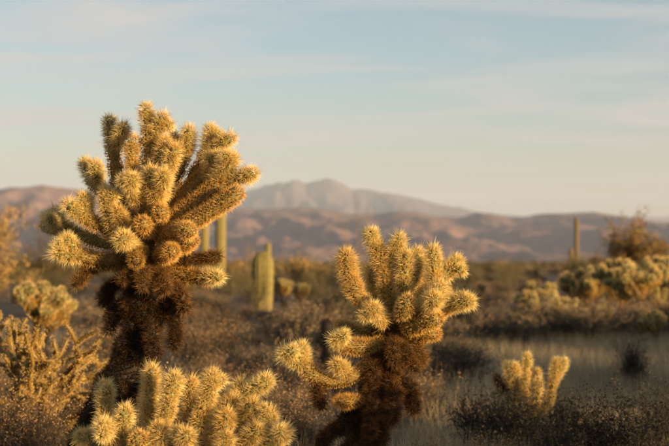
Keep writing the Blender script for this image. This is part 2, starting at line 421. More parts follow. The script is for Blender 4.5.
TR = dict(name='trunk', m=16, per=14, tub=.18, spread=1.6, slen=.038, row=.014)
DB = 6.1
big = [
    # trunk
    ([(72, 500, .02), (92, 440, .02), (116, 392, .0), (135, 350, .0), (146, 310, .0), (150, 272, .0)], 8.6, 2.75, dict(TR, r1=.06)),
    ([(150, 285, .0), (150, 250, 0), (146, 205, -.02), (149, 178, -.03)], 5.0, 1.35, dict(name='main_stem', m=13, r1=.036, per=11)),
    # central column
    ([(148, 192, -.03), (150, 160, -.04), (151, 131, -.04)], 4.0, .75, dict(m=11, r1=.034)),
    ([(151, 136, -.04), (148, 120, -.04), (147, 107, -.05)], 2.5, .3),
    ([(153, 138, -.05), (159, 126, -.06), (165, 115, -.07)], 2.5, .3),
    ([(155, 172, -.05), (163, 152, -.08), (166, 142, -.08)], 2.9, .5),
    ([(160, 188, -.06), (168, 168, -.1), (174, 148, -.12)], 2.6, .35),
    ([(139, 205, -.08), (133, 188, -.17), (130, 177, -.25)], 2.8, .25),
    ([(148, 200, -.1), (148, 185, -.17), (148, 168, -.2)], 2.7, .3),
    ([(160, 200, -.08), (163, 186, -.18), (164, 174, -.24)], 2.7, .25),
    ([(152, 215, -.06), (156, 200, -.14), (157, 188, -.18)], 2.7, .5),
    # left tall stem
    ([(140, 232, .05), (124, 205, .1), (116, 170, .12), (113, 141, .12)], 3.3, .75, dict(r1=.028)),
    ([(113, 144, .12), (110, 132, .12), (108, 119, .11)], 2.4, .25),
    ([(115, 146, .1), (120, 136, .05), (124, 128, .02)], 2.4, .25),
    ([(140, 205, .15), (133, 170, .2), (131, 139, .21)], 2.7, .5),
    # left arms
    ([(138, 225, .06), (112, 200, .08), (92, 179, .1)], 2.9, .8, dict(r1=.026)),
    ([(95, 182, .1), (89, 172, .09), (84, 160, .08)], 2.4, .25),
    ([(96, 184, .06), (97, 174, .02), (95, 165, .0)], 2.3, .25),
    ([(128, 240, -.03), (104, 228, -.08), (84, 216, -.12)], 3.0, .8, dict(r1=.027)),
    ([(86, 218, -.12), (76, 211, -.14), (67, 204, -.16)], 2.6, .2),
    ([(88, 216, -.12), (84, 206, -.13), (82, 195, -.14)], 2.4, .2),
    ([(118, 236, -.08), (110, 218, -.14), (106, 193, -.16)], 2.6, .35),
    ([(128, 250, .1), (98, 242, .16), (70, 231, .2), (43, 225, .22)], 2.7, .6, dict(r1=.023)),
    ([(68, 231, .2), (61, 222, .21), (54, 211, .22)], 2.3, .4),
    ([(58, 229, .18), (53, 222, .12), (50, 217, .08)], 2.0, .2),
    ([(130, 258, -.05), (104, 260, -.1), (78, 252, -.15)], 3.0, 1.2, dict(r1=.027)),
    ([(80, 254, -.15), (72, 247, -.17), (65, 239, -.18)], 2.5, .2),
    ([(80, 255, -.15), (68, 255, -.19), (55, 253, -.22)], 2.5, .2),
    ([(138, 250, -.08), (128, 243, -.2), (122, 238, -.29)], 2.9, .25),
    ([(130, 232, -.05), (122, 222, -.13), (117, 212, -.18)], 2.5, .5),
    # right fan
    ([(150, 240, .0), (172, 214, .02), (198, 184, .05), (214, 168, .07)], 4.2, .95, dict(m=12, r1=.032, per=10)),
    ([(160, 196, .06), (176, 172, .1), (187, 148, .12)], 3.0, .75, dict(r1=.028)),
    ([(186, 152, .12), (189, 142, .11), (190, 129, .1)], 2.5, .35),
    ([(182, 154, .12), (177, 145, .14), (172, 135, .15)], 2.2, .5),
    ([(180, 200, .06), (197, 172, .1), (207, 152, .11)], 3.0, .8, dict(r1=.028)),
    ([(207, 155, .11), (210, 142, .1), (212, 127, .09)], 2.6, .25),
    ([(209, 152, .1), (220, 144, .07), (231, 138, .05)], 2.6, .25),
    ([(208, 180, .02), (213, 168, -.02), (216, 155, -.04)], 2.7, .35),
    ([(160, 232, -.05), (190, 206, -.08), (222, 182, -.08)], 3.5, .95, dict(m=11, r1=.03, per=10)),
    ([(218, 184, -.08), (227, 170, -.09), (233, 155, -.1)], 2.7, .3),
    ([(222, 183, -.08), (238, 178, -.1), (254, 173, -.12)], 2.7, .25),
    ([(212, 178, -.06), (222, 168, -.08), (226, 160, -.09)], 2.4, .3),
    ([(158, 240, -.08), (185, 226, -.13), (213, 209, -.16), (239, 191, -.18)], 3.2, .85, dict(m=10, r1=.026, per=11)),
    ([(165, 236, -.12), (180, 230, -.2), (190, 232, -.28)], 2.6, .7),
    # lower
    ([(158, 258, -.08), (168, 252, -.2), (172, 249, -.28)], 2.8, .9),
    ([(160, 250, -.04), (182, 246, -.14), (194, 240, -.2)], 2.7, .9),
    ([(162, 262, 0), (188, 260, -.04), (216, 259, -.06)], 2.6, 1.7),
    ([(160, 270, -.02), (188, 276, -.05), (208, 277.5, -.08)], 2.7, 1.1, dict(r1=.025)),
    ([(203, 277, -.08), (212, 277.5, -.09), (220, 278, -.1)], 2.1, .05),
    ([(140, 262, -.04), (110, 262, -.08), (92, 270, -.1), (79, 283, -.12)], 2.4, 1.7),
    ([(142, 268, -.08), (128, 274, -.16), (118, 282, -.2)], 2.7, 1.75),
    ([(150, 275, .02), (122, 280, .02), (106, 292, .02), (100, 303, .02)], 2.7, 2.2),
    ([(158, 280, -.03), (174, 288, -.1), (182, 300, -.13), (187, 312, -.14)], 2.8, 1.8),
    ([(160, 290, -.05), (176, 302, -.07), (181, 318, -.08)], 2.6, 2.3),
    ([(140, 300, .02), (118, 306, 0), (112, 322, -.02), (110, 335, -.02)], 2.9, 2.55),
    ([(150, 300, -.05), (168, 312, -.08), (174, 328, -.09), (171, 347, -.09)], 2.5, 2.35),
    ([(140, 318, -.05), (152, 332, -.12), (155, 350, -.14)], 2.8, 2.4),
    ([(150, 262, -.06), (146, 272, -.18), (145, 284, -.24)], 2.8, 1.7),
    ([(158, 268, -.05), (164, 278, -.17), (163, 291, -.22)], 2.8, 1.75),
    ([(142, 250, -.06), (136, 256, -.2), (134, 265, -.26)], 2.6, 1.4),
    ([(150, 232, -.06), (146, 228, -.17), (142, 222, -.24)], 2.7, .9),
    ([(160, 222, -.05), (162, 215, -.15), (160, 208, -.2)], 2.6, .75),
    # far side of the crown
    ([(150, 240, .04), (140, 205, .22), (146, 170, .3)], 2.9, .6),
    ([(152, 235, .04), (168, 205, .25), (176, 180, .34)], 2.9, .6),
    ([(155, 240, .04), (185, 225, .25), (212, 212, .32)], 2.9, .7),
    ([(145, 245, .04), (118, 232, .25), (100, 222, .33)], 2.8, .7),
    ([(150, 255, .04), (158, 248, .25), (165, 235, .36)], 2.8, .8),
]
root, rg = cholla('teddy_bear_cholla', DB, (80, 500), big,
    'tallest spiny golden cholla at left with a broad branching crown and blackened trunk', seed=11, buds=.3)
org = np.array(root.location)
ax = [at(p[0], p[1], DB + p[2]) for p in [(80, 475, .02), (92, 440, .02), (116, 392, .0), (135, 350, .0), (146, 310, .0), (150, 280, .0)]]
dead_lumps(root, rg, ax, .085, 56, age=(2.5, 2.98))
ax = [at(p[0], p[1], DB + p[2]) for p in [(138, 320, 0), (148, 290, .0), (150, 262, .0)]]
dead_lumps(root, rg, ax, .075, 44, age=(1.6, 2.97), L=(.02, .07))

DM = 5.9
mid = [
    ([(352, 560, .0), (362, 460, .0), (376, 400, 0), (386, 350, 0), (390, 322, 0)], 7.2, 2.05, dict(TR, r1=.052)),
    ([(392, 335, 0), (396, 318, 0), (402, 302, 0)], 4.8, 1.3, dict(name='main_stem', m=12)),
    # left arm
    ([(392, 322, -.03), (368, 308, -.06), (351, 285, -.08), (345, 252, -.09)], 3.3, .5, dict(r1=.033, m=10)),
    ([(384, 322, -.08), (376, 314, -.16), (371, 308, -.22)], 2.8, .3),
    # centre column
    ([(398, 316, .0), (387, 296, 0), (382, 270, .0), (376, 246, .0)], 3.2, .45, dict(r1=.027, m=10)),
    ([(377, 249, 0), (374, 241, 0), (370, 231, 0)], 2.4, .15),
    ([(384, 275, .0), (392, 257, -.01), (400, 237, -.02)], 2.5, .2),
    # third
    ([(404, 312, -.02), (404, 285, -.03), (406, 254, -.03)], 2.9, .3),
    ([(408, 305, .08), (415, 278, .12), (418, 252, .14)], 2.6, .3),
    ([(408, 306, .1), (418, 288, .14), (421, 266, .16)], 2.4, .5),
    ([(392, 308, .12), (376, 288, .18), (372, 268, .2)], 2.5, .5),
    ([(410, 312, -.04), (430, 290, -.06), (436, 275, -.06)], 3.0, .5),
    ([(434, 282, -.06), (434, 266, -.05), (432, 248, -.04)], 2.6, .2),
    ([(436, 284, -.04), (447, 272, -.03), (459, 261, -.02)], 2.6, .2),
    ([(408, 318, -.08), (426, 306, -.17), (438, 297, -.26)], 3.0, .25),
    ([(420, 306, -.08), (432, 296, -.15), (440, 286, -.19)], 2.6, .3),
    ([(404, 322, -.05), (430, 314, -.09), (452, 304, -.12)], 3.1, .7, dict(r1=.027)),
    ([(448, 306, -.12), (460, 301, -.15), (473, 301, -.19)], 2.7, .15),
    ([(404, 328, -.08), (424, 324, -.16), (440, 316, -.2)], 2.8, .7),
    ([(404, 330, -.02), (420, 334, -.08), (436, 334, -.1)], 2.7, .9),
    ([(400, 318, -.1), (404, 308, -.18), (407, 300, -.22)], 2.7, .6),
    ([(384, 326, .06), (360, 330, .1), (337, 324, .12)], 2.1, .6),
    ([(386, 342, -.06), (362, 346, -.1), (337, 342, -.12)], 2.5, .9, dict(r1=.024)),
    ([(341, 343, -.12), (337, 341, -.14), (332, 339, -.17)], 2.0, .1),
    # reaching lower-left arm
    ([(378, 352, -.06), (358, 372, -.1), (334, 382, -.12), (312, 374, -.13)], 2.6, 1.0, dict(r1=.026, m=10, per=6, slen=.012, tub=.2)),
    ([(318, 380, -.13), (308, 371, -.13), (301, 360, -.13)], 2.5, .7),
    ([(304, 366, -.13), (294, 359, -.15), (281, 352, -.18)], 2.5, .1),
    ([(304, 366, -.13), (303, 356, -.13), (303, 346, -.13)], 2.4, .15),
    ([(316, 380, -.13), (317, 392, -.13), (317, 405, -.13)], 1.9, 1.9),
    ([(348, 374, -.12), (341, 367, -.16), (336, 363, -.2)], 2.0, .4),
    ([(362, 400, -.08), (348, 402, -.14), (339, 402, -.18)], 2.0, 1.0),
    # old joints under the crown
    ([(392, 338, -.06), (404, 352, -.12), (410, 372, -.14)], 2.8, 1.75),
    ([(398, 330, -.04), (416, 345, -.08), (418, 366, -.08)], 2.8, 1.65),
    ([(396, 336, -.06), (396, 350, -.14), (394, 368, -.16)], 2.8, 1.75),
    ([(386, 340, -.04), (374, 362, -.1), (370, 388, -.12)], 2.9, 1.85),
    ([(384, 372, -.05), (392, 392, -.13), (392, 416, -.15)], 3.0, 1.95),
    ([(376, 388, -.06), (372, 410, -.14), (368, 434, -.15)], 3.0, 1.95),
    ([(390, 372, 0), (408, 386, -.04), (412, 404, -.05)], 2.8, 1.9),
    ([(366, 418, -.02), (344, 424, -.06), (328, 436, -.08), (320, 452, -.08)], 3.0, 2.1),
    ([(364, 405, -.03), (348, 414, -.09), (342, 430, -.1)], 2.7, 2.2),
    ([(366, 440, -.04), (350, 448, -.12), (344, 462, -.13)], 2.9, 2.1),
    ([(404, 306, .06), (410, 296, .25), (406, 276, .33)], 2.7, .5),
    ([(408, 314, .06), (434, 306, .22), (448, 292, .3)], 2.7, .6),
    ([(394, 318, .06), (380, 308, .25), (366, 296, .33)], 2.7, .6),
]
root, rg = cholla('teddy_bear_cholla', DM, (352, 560), mid,
    'golden spiny cholla in the middle with rusty trunk and one low arm reaching left', seed=23)
ax = [at(p[0], p[1], DM + p[2]) for p in [(355, 520, 0), (362, 460, .0), (376, 400, 0), (386, 350, 0), (390, 326, 0)]]
dead_lumps(root, rg, ax, .062, 80, age=(1.4, 2.97), L=(.02, .06))

DF = 5.55
fg = [
    ([(185, 570, 0), (180, 500, 0), (182, 455, 0)], 5.5, 2.3, dict(TR, r1=.045)),
    ([(180, 480, 0), (140, 462, -.04), (112, 440, -.08)], 3.2, 1.5),
    ([(112, 442, -.02), (106, 415, .05), (104, 386, .1)], 2.7, .35),
    ([(114, 444, -.08), (122, 428, -.14), (126, 410, -.18)], 2.7, .2),
    ([(116, 446, -.1), (108, 434, -.18), (103, 424, -.24)], 2.7, .2),
    ([(110, 450, -.04), (95, 444, -.06), (80, 434, -.08)], 2.7, .3),
    ([(130, 460, -.1), (136, 446, -.18), (138, 436, -.22)], 2.6, .6),
    ([(176, 475, -.02), (160, 445, -.04), (151, 410, -.03), (151, 370, .0)], 3.3, .35, dict(r1=.028, m=10)),
    ([(158, 438, -.08), (167, 408, -.13), (174, 377, -.15)], 2.9, .25),
    ([(176, 462, -.06), (162, 440, -.14), (157, 426, -.18)], 2.8, .4),
    ([(186, 465, .05), (190, 425, .1), (191, 380, .14)], 2.9, .5),
    ([(188, 468, -.04), (198, 425, -.07), (208, 395, -.08), (213, 373, -.09)], 3.0, .3, dict(r1=.027)),
    ([(192, 458, -.1), (187, 446, -.18), (186, 434, -.24)], 2.6, .3),
    ([(184, 455, -.02), (180, 438, -.06), (179, 424, -.07)], 2.3, 1.8),
    ([(200, 468, 0), (220, 430, .0), (233, 398, .02)], 3.2, .5, dict(r1=.028)),
    ([(206, 464, -.06), (222, 436, -.1), (228, 414, -.12)], 3.0, .5),
    ([(222, 432, .0), (240, 420, -.03), (252, 406, -.05)], 2.7, .45),
    ([(226, 412, .06), (236, 398, .1), (242, 382, .12)], 2.6, .3),
    ([(236, 400, .1), (252, 390, .09), (268, 380, .08)], 2.6, .15),
    ([(215, 462, -.05), (245, 442, -.1), (258, 428, -.13)], 3.0, .3),
    ([(230, 460, -.02), (258, 432, -.05), (272, 411, -.06)], 2.8, .25),
    ([(240, 462, -.06), (268, 446, -.1), (288, 430, -.12)], 2.8, .2),
    ([(214, 466, -.12), (222, 450, -.2), (228, 438, -.24)], 2.7, .4),
    ([(150, 468, -.08), (148, 452, -.16), (146, 440, -.2)], 2.6, .5),
    ([(190, 470, .06), (170, 430, .2), (172, 400, .26)], 2.8, .5),
    ([(200, 470, .06), (215, 430, .22), (222, 402, .28)], 2.8, .5),
]
cholla('teddy_bear_cholla', DF, (185, 570), fg,
    'low dense cholla clump at the bottom edge in front of the blackened trunk', seed=31)

DS = 8.6
sm = [
    ([(532, 442, 0), (532, 425, 0), (534, 408, 0)], 4.2, 2.0, dict(TR, r1=.035, slen=.028)),
    ([(532, 432, -.02), (522, 432, -.08), (518, 440, -.1)], 3.2, 1.9),
    ([(530, 420, 0), (519, 404, -.02), (516, 384, -.03), (515, 365, -.03)], 3.2, .35, dict(r1=.029)),
    ([(531, 415, .02), (525, 386, .04), (527, 356, .05)], 3.2, .2, dict(r1=.03)),
    ([(517, 392, .05), (510, 378, .09), (505, 363, .1)], 2.6, .4),
    ([(518, 402, .04), (506, 392, .05), (496, 377, .05)], 3.0, 1.6),
    ([(536, 414, 0), (548, 402, 0), (553, 380, 0), (556, 360, 0)], 3.0, .25, dict(r1=.029)),
    ([(554, 378, 0), (560, 370, 0), (565, 362, 0)], 2.8, .15),
    ([(534, 412, -.04), (536, 396, -.1), (537, 380, -.12)], 3.1, .25),
    ([(530, 405, .03), (526, 396, .05), (524, 388, .06)], 2.6, .6),
    ([(538, 428, -.02), (546, 434, -.04), (548, 444, -.04)], 3.0, 1.9),
    ([(526, 410, .06), (532, 390, .14), (536, 372, .17)], 2.8, .4),
]
cholla('teddy_bear_cholla', DS, (532, 440), sm,
    'small young golden cholla with upright finger-like stems standing in pale grass', seed=41, sw=.0010, fat=.76)

# ------------------------------------------------------------------ shrubs, grass and trees
def tubes(A, B, ra, rb):
    """three-sided twigs from points A to B"""
    A = np.asarray(A, float); B = np.asarray(B, float); n = len(A)
    D = B - A; D /= np.linalg.norm(D, axis=1)[:, None] + 1e-9
    s1 = np.cross(D, [.31, .87, .2]); s1 /= np.linalg.norm(s1, axis=1)[:, None] + 1e-9
    s2 = np.cross(D, s1)
    V = []
    for c, s in ((1, 0), (-.5, .87), (-.5, -.87)):
        o = c * s1 + s * s2
        V += [A + o * np.asarray(ra).reshape(-1, 1), B + o * np.asarray(rb).reshape(-1, 1)]
    V = np.stack(V, 1).reshape(-1, 3); k = np.arange(n)[:, None] * 6
    Q = np.concatenate([k + [0, 2, 3, 1], k + [2, 4, 5, 3], k + [4, 0, 1, 5]], 0)
    return V, Q

def leaves(P, size, rg, elong=1.6, up=.3):
    n = len(P)
    d = rg.normal(0, 1, (n, 3)); d[:, 2] += up; d /= np.linalg.norm(d, axis=1)[:, None]
    e = np.cross(d, rg.normal(0, 1, (n, 3))); e /= np.linalg.norm(e, axis=1)[:, None] + 1e-9
    L = (size * rg.uniform(.6, 1.4, n))[:, None]
    a = P; b = P + d * L * .5 + e * L * .5 / elong; c = P + d * L; f = P + d * L * .5 - e * L * .5 / elong
    V = np.stack([a, b, c, f], 1).reshape(-1, 3); k = np.arange(n)[:, None] * 4
    return V, k + [0, 1, 2, 3]

def grow(rg, h, wdt, nstem, seg=5, fork=2, level=3, r0=.008, wander=.25, lift=.35, arch=0.0):
    """branching twigs; returns segment arrays and points along the outer twigs"""
    A, B, RA, RB, tips = [], [], [], [], []
    L0 = math.hypot(h, wdt * .5) * .62
    def stem(p, d, L, r, lev):
        n = seg if lev == level else max(2, seg - 2)
        st = L / n
        for k in range(n):
            d = d + rg.normal(0, wander, 3) * .55 + np.array([0, 0, lift * .25 - arch * k / n * .4]); d = d / np.linalg.norm(d)
            q = p + d * st
            ra = r * (1 - .55 * k / n); rb = r * (1 - .55 * (k + 1) / n)
            A.append(p); B.append(q); RA.append(ra); RB.append(rb)
            if lev < level: tips.append((q, lev)); tips.append(((p + q) / 2, lev))
            if lev > 1 and k >= (1 if lev == level else 0):
                for _ in range(fork):
                    v = d + rg.normal(0, .75, 3); v /= np.linalg.norm(v)
                    stem(q, v, L * rg.uniform(.35, .6), rb * .6, lev - 1)
            p = q
    for s in range(nstem):
        a = rg.uniform(0, 6.28); t = rg.uniform(.1, 1.0) * math.atan2(wdt * .5, h) * 1.15
        d = np.array([math.cos(a) * math.sin(t), math.sin(a) * math.sin(t), math.cos(t)])
        p = np.array([math.cos(a), math.sin(a), 0]) * wdt * .06 * rg.random() + [0, 0, -.05]
        stem(p, d, L0 * rg.uniform(.7, 1.1), r0 * rg.uniform(.7, 1.2), level)
    P = np.array([t[0] for t in tips]); 
    return np.array(A), np.array(B), np.array(RA), np.array(RB), P

def shrub_meshes(seed, h, wdt, nstem, bark, leafc, leafsize, leafn, tipc=None, seg=5, fork=2, level=3, r0=.008, elong=1.6, tipfrac=.35, **kw):
    rg = np.random.default_rng(seed)
    A, B, RA, RB, P = grow(rg, h, wdt, nstem, seg, fork, level, r0, **kw)
    V, Q = tubes(A, B, RA, RB)
    V[:, 2] = np.maximum(V[:, 2], -.06)
    bc = np.repeat(np.array(bark)[None], len(V), 0) * np.repeat(rg.uniform(.75, 1.25, (len(A), 1)), 6, 0)
    mb = mesh('branches', V, Q, bc, False, [M_TWIG])
    ml = None
    if leafn and len(P):
        ii = rg.integers(0, len(P), leafn)
        PP = P[ii] + rg.normal(0, leafsize * .8, (leafn, 3)); PP[:, 2] = np.maximum(PP[:, 2], .0)
        LV, LQ = leaves(PP, leafsize, rg, elong)
        c = np.array(leafc)[rg.integers(0, len(leafc), leafn)] * rg.uniform(.75, 1.25, (leafn, 1))
        if tipc is not None:       # dry seed heads on the outermost twigs; sunlit orange tops painted in too
            d = PP[:, 2] / max(P[:, 2].max(), .01) + .35 * np.hypot(PP[:, 0], PP[:, 1]) / (wdt * .5)
            thr = np.quantile(d, 1 - tipfrac)
            c[d > thr] = np.array(tipc) * rg.uniform(.7, 1.3, ((d > thr).sum(), 1))
        ml = mesh('foliage', LV, LQ, np.repeat(c, 4, 0), False, [M_LEAF])
    return mb, ml

def place(name, meshes, x, y, s, rz, label, cat, group=None, sz=None, dz=0.0):
    o = thing(name, (x, y, float(ground_z(x, y)) + dz), label, cat, group, rz)
    o.scale = (s, s, sz or s)
    link('branches', meshes[0], o)
    if meshes[1] is not None: link('foliage', meshes[1], o)
    return o

GREYG = [(.062, .062, .046), (.045, .046, .036), (.085, .077, .055)]
BROWN = [(.07, .052, .035), (.055, .043, .031), (.10, .07, .044)]
OLIVE = [(.125, .10, .04), (.145, .11, .042), (.08, .075, .035)]
DRY = (.24, .17, .10)
BURS = [shrub_meshes(100 + k, .45, .95, 24, (.06, .048, .038), GREYG + BROWN[:1], .012, 9000, DRY, tipfrac=.25, r0=.006) for k in range(3)]
BRIT = [shrub_meshes(120 + k, .50, .85, 30, (.09, .064, .045), BROWN, .010, 5000, (.33, .20, .10), tipfrac=.35, r0=.0065, wander=.2) for k in range(3)]  # tip colour brightened to paint in the orange sunlit tops
CREO = [shrub_meshes(140 + k, 1.05, 1.25, 15, (.055, .045, .038), OLIVE, .022, 4600, None, r0=.009, lift=.5) for k in range(3)]
TWIG = [shrub_meshes(160 + k, .45, .95, 24, (.03, .024, .02), [(.026,.025,.019),(.019,.018,.015),(.04,.034,.025)], .013, 7500, None, r0=.008, wander=.22) for k in range(3)]
STALK = [shrub_meshes(180 + k, .42, .5, 12, (.22, .14, .07), [(.36, .22, .10), (.28, .17, .08)], .014, 900, None, level=2, r0=.0035, wander=.12, lift=.7) for k in range(2)]

# shrubs across the flat, near to far, all of them low
KIND = {
  'bursage_shrub': (BURS, 'rounded grey-green low shrub scattered across the desert flat', 'shrub', 'grey-green low shrubs'),
  'brittle_shrub': (BRIT, 'dry orange-brown low shrub scattered across the desert flat', 'shrub', 'dry orange-brown shrubs'),
  'creosote_bush': (CREO, 'taller dark olive wispy bush scattered across the desert flat', 'bush', 'dark olive bushes'),
}
LOOK = {'bursage_shrub': 'grey-green low shrub', 'brittle_shrub': 'dry orange-brown shrub', 'creosote_bush': 'dark olive wispy bush'}
def scatter(n, D0, D1, x0, x1, weights, smin, smax, seed, avoid=()):
    rg = np.random.default_rng(seed); done = 0; pts = []
    names = list(KIND)
    while done < n:
        D = 1 / rg.uniform(1 / D1, 1 / D0) if D1 / D0 > 2 else rg.uniform(D0, D1)
        px = rg.uniform(x0, x1)
        if any(a0 < px < a1 and d0 < D < d1 for a0, a1, d0, d1 in avoid): continue
        x = (px - 334.5) / F * D
        s = rg.uniform(smin, smax)
        if any((x - a) ** 2 + (D - b) ** 2 < (.28 * (s + c)) ** 2 for a, b, c in pts): 
            done += .02; continue
        pts.append((x, D, s))
        nm = names[rg.choice(3, p=weights)]
        ms, lab, cat, grp = KIND[nm]
        if nm == 'creosote_bush': s *= .8
        z = 'left of the tallest cholla' if px < 90 else 'behind the tallest cholla' if px < 190 else 'left of the short stout saguaro' if px < 250 else \
            'between short stout saguaro and middle cholla' if px < 335 else 'behind the middle cholla' if px < 480 else 'beyond the grass at right'
        far = 'nearer' if D < 15 else 'mid-distance' if D < 32 else 'far-off' if D < 62 else 'tiny far-off'
        lab = far + ' ' + LOOK[nm] + ' ' + z; grp = far + ' ' + KIND[nm][3] + ' ' + z
        place(nm, ms[rg.integers(len(ms))], x, D, s, rg.uniform(0, 6.28), lab, cat, grp, sz=s * (rg.uniform(.8, 1.1) if nm == 'creosote_bush' else rg.uniform(.55, .85)))
        done += 1
MEADOW = [(425, 669, 9.0, 19.0)]
scatter(30, 9.5, 14, 200, 470, (.4, .6, 0), .7, 1.1, 1, MEADOW + [(480, 669, 0, 30)])
scatter(26, 14, 21, 110, 450, (.55, .35, .1), 1.1, 1.8, 2, [(232, 292, 15, 21)])
scatter(14, 12, 30, 700, 900, (.5, .35, .15), 1.0, 1.6, 12)
scatter(44, 19, 30, 60, 720, (.55, .35, .1), 1.1, 1.8, 3, [(228, 292, 19, 30)])
scatter(110, 30, 60, -60, 740, (.4, .3, .3), 1.0, 1.7, 4, [(235, 285, 28, 32)])
scatter(150, 60, 130, -80, 760, (.4, .3, .3), 1.2, 2.2, 5)
scatter(36, 75, 190, -60, 740, (.1, .1, .8), 1.3, 2.4, 8)
scatter(16, 15, 30, 225, 300, (.5, .5, 0), .5, .85, 9)
scatter(28, 9.5, 16, -80, 90, (.5, .5, 0), .7, 1.1, 6)

def zone(px):
    return 'left of the tallest cholla' if px < 90 else 'behind the tallest cholla' if px < 190 else 'left of the short stout saguaro' if px < 250 else \
        'between short stout saguaro and middle cholla' if px < 335 else 'behind the middle cholla' if px < 480 else 'beyond the grass at right'
WARM = [(.27, .165, .06), (.21, .14, .05), (.31, .18, .07), (.17, .125, .05)]
FARB = [shrub_meshes(400 + k, 1.5, 2.3, 14, (.10, .07, .045), WARM, .10, 2600, None, r0=.018, lift=.4) for k in range(3)]
rg = np.random.default_rng(410)
for k in range(64):
    D = rg.uniform(45, 170); px = rg.uniform(-70, 760)
    if (225 < px < 290 and D < 60) or (480 < px < 630 and D < 95): continue
    s_ = rg.uniform(.5, 1.05)
    place('mesquite_bush', FARB[k % 3], (px - 334.5) / F * D, D, s_, rg.uniform(0, 6.28),
          'far-off rounded golden-olive bush on the skyline ' + zone(px), 'bush', 'rounded skyline bushes ' + zone(px), sz=s_ * rg.uniform(.8, 1.1))

# far scrub that reads as one mass
rg = np.random.default_rng(77)
n = 1900
D = 1 / rg.uniform(1 / 900, 1 / 130, n); px = rg.uniform(-120, 800, n); x = (px - 334.5) / F * D
k = 34
C = np.repeat(np.stack([x, D, np.zeros(n)], 1), k, 0); hs = np.repeat(rg.uniform(.5, 1.5, n), k)
d = rg.normal(0, 1, (n * k, 3)); d /= np.linalg.norm(d, axis=1)[:, None]; d *= rg.random((n * k, 1)) ** .4
P = C + d * np.stack([hs * .75, hs * .75, hs * .5], 1); P[:, 2] += hs * .5
LV, LQ = leaves(P, 1.0, rg, 1.3)
LV = P.repeat(4, 0) + (LV - P.repeat(4, 0)) * (hs * .22).repeat(4)[:, None]
cc = np.array(OLIVE + [(.20, .13, .055), (.17, .12, .05), (.15, .10, .05), (.12, .085, .045), (.10, .095, .06), (.22, .15, .07)])[np.repeat(rg.integers(0, 9, n), k)]
tag(link('far_scrub', mesh('far_scrub', LV, LQ, cc.repeat(4, 0), False, [M_LEAF])),
    'band of distant desert scrub below the hills', 'scrub', kind='stuff')

# dry grass of the meadow and between the shrubs
def grass_mesh(n, xy, hmin, hmax, rg, cols):
    x, y = xy; z = ground_z(x, y)
    P = np.stack([x, y, z - .01], 1); n = len(P)
    a = rg.uniform(0, 6.28, n); lean = rg.uniform(.02, .55, n)
    d = np.stack([np.cos(a) * lean, np.sin(a) * lean, np.ones(n)], 1); d /= np.linalg.norm(d, axis=1)[:, None]
    h = rg.uniform(hmin, hmax, n)[:, None]
    s = np.stack([-np.sin(a), np.cos(a), np.zeros(n)], 1)
    wv = rg.uniform(.0012, .0026, n)[:, None]
    mid = P + d * h * .55; tip = P + d * h + np.stack([np.cos(a), np.sin(a), -.3 * np.ones(n)], 1) * h * .22
    V = np.stack([P - s * wv, P + s * wv, mid + s * wv * .8, mid - s * wv * .8, tip], 1).reshape(-1, 3)
    k = np.arange(n)[:, None] * 5
    V = np.stack([P - s * wv, P + s * wv, tip], 1).reshape(-1, 3); k = np.arange(n)[:, None] * 3
    T = k + [0, 1, 2]
    c = np.array(cols)[rg.integers(0, len(cols), n)] * rg.uniform(.8, 1.2, (n, 1))
    return mesh('dry_grass', V, T, c.repeat(3, 0), False, [M_GRASS])
rg = np.random.default_rng(5)
n = 270000
D = rg.uniform(7.0 ** .5, 24 ** .5, n) ** 2; px = rg.uniform(-160, 900, n)
dens = np.where(px > 410, 1.0, .28) * np.where(D > 20, .5, 1)
cl = np.array([mnoise.noise(Vector(((a - 334.5) / F * b * 1.3, b * .9, 0))) for a, b in zip(px, D)])
keep = rg.random(n) < dens * np.clip(.75 + 1.3 * cl, .12, 1)
D, px = D[keep], px[keep]
gm = grass_mesh(len(D), ((px - 334.5) / F * D, D), .10, .34, rg, [(.50, .39, .23), (.44, .34, .20), (.54, .42, .25), (.36, .28, .17)])
tag(link('dry_grass', gm), 'pale dry grass covering the open ground', 'grass', kind='stuff')

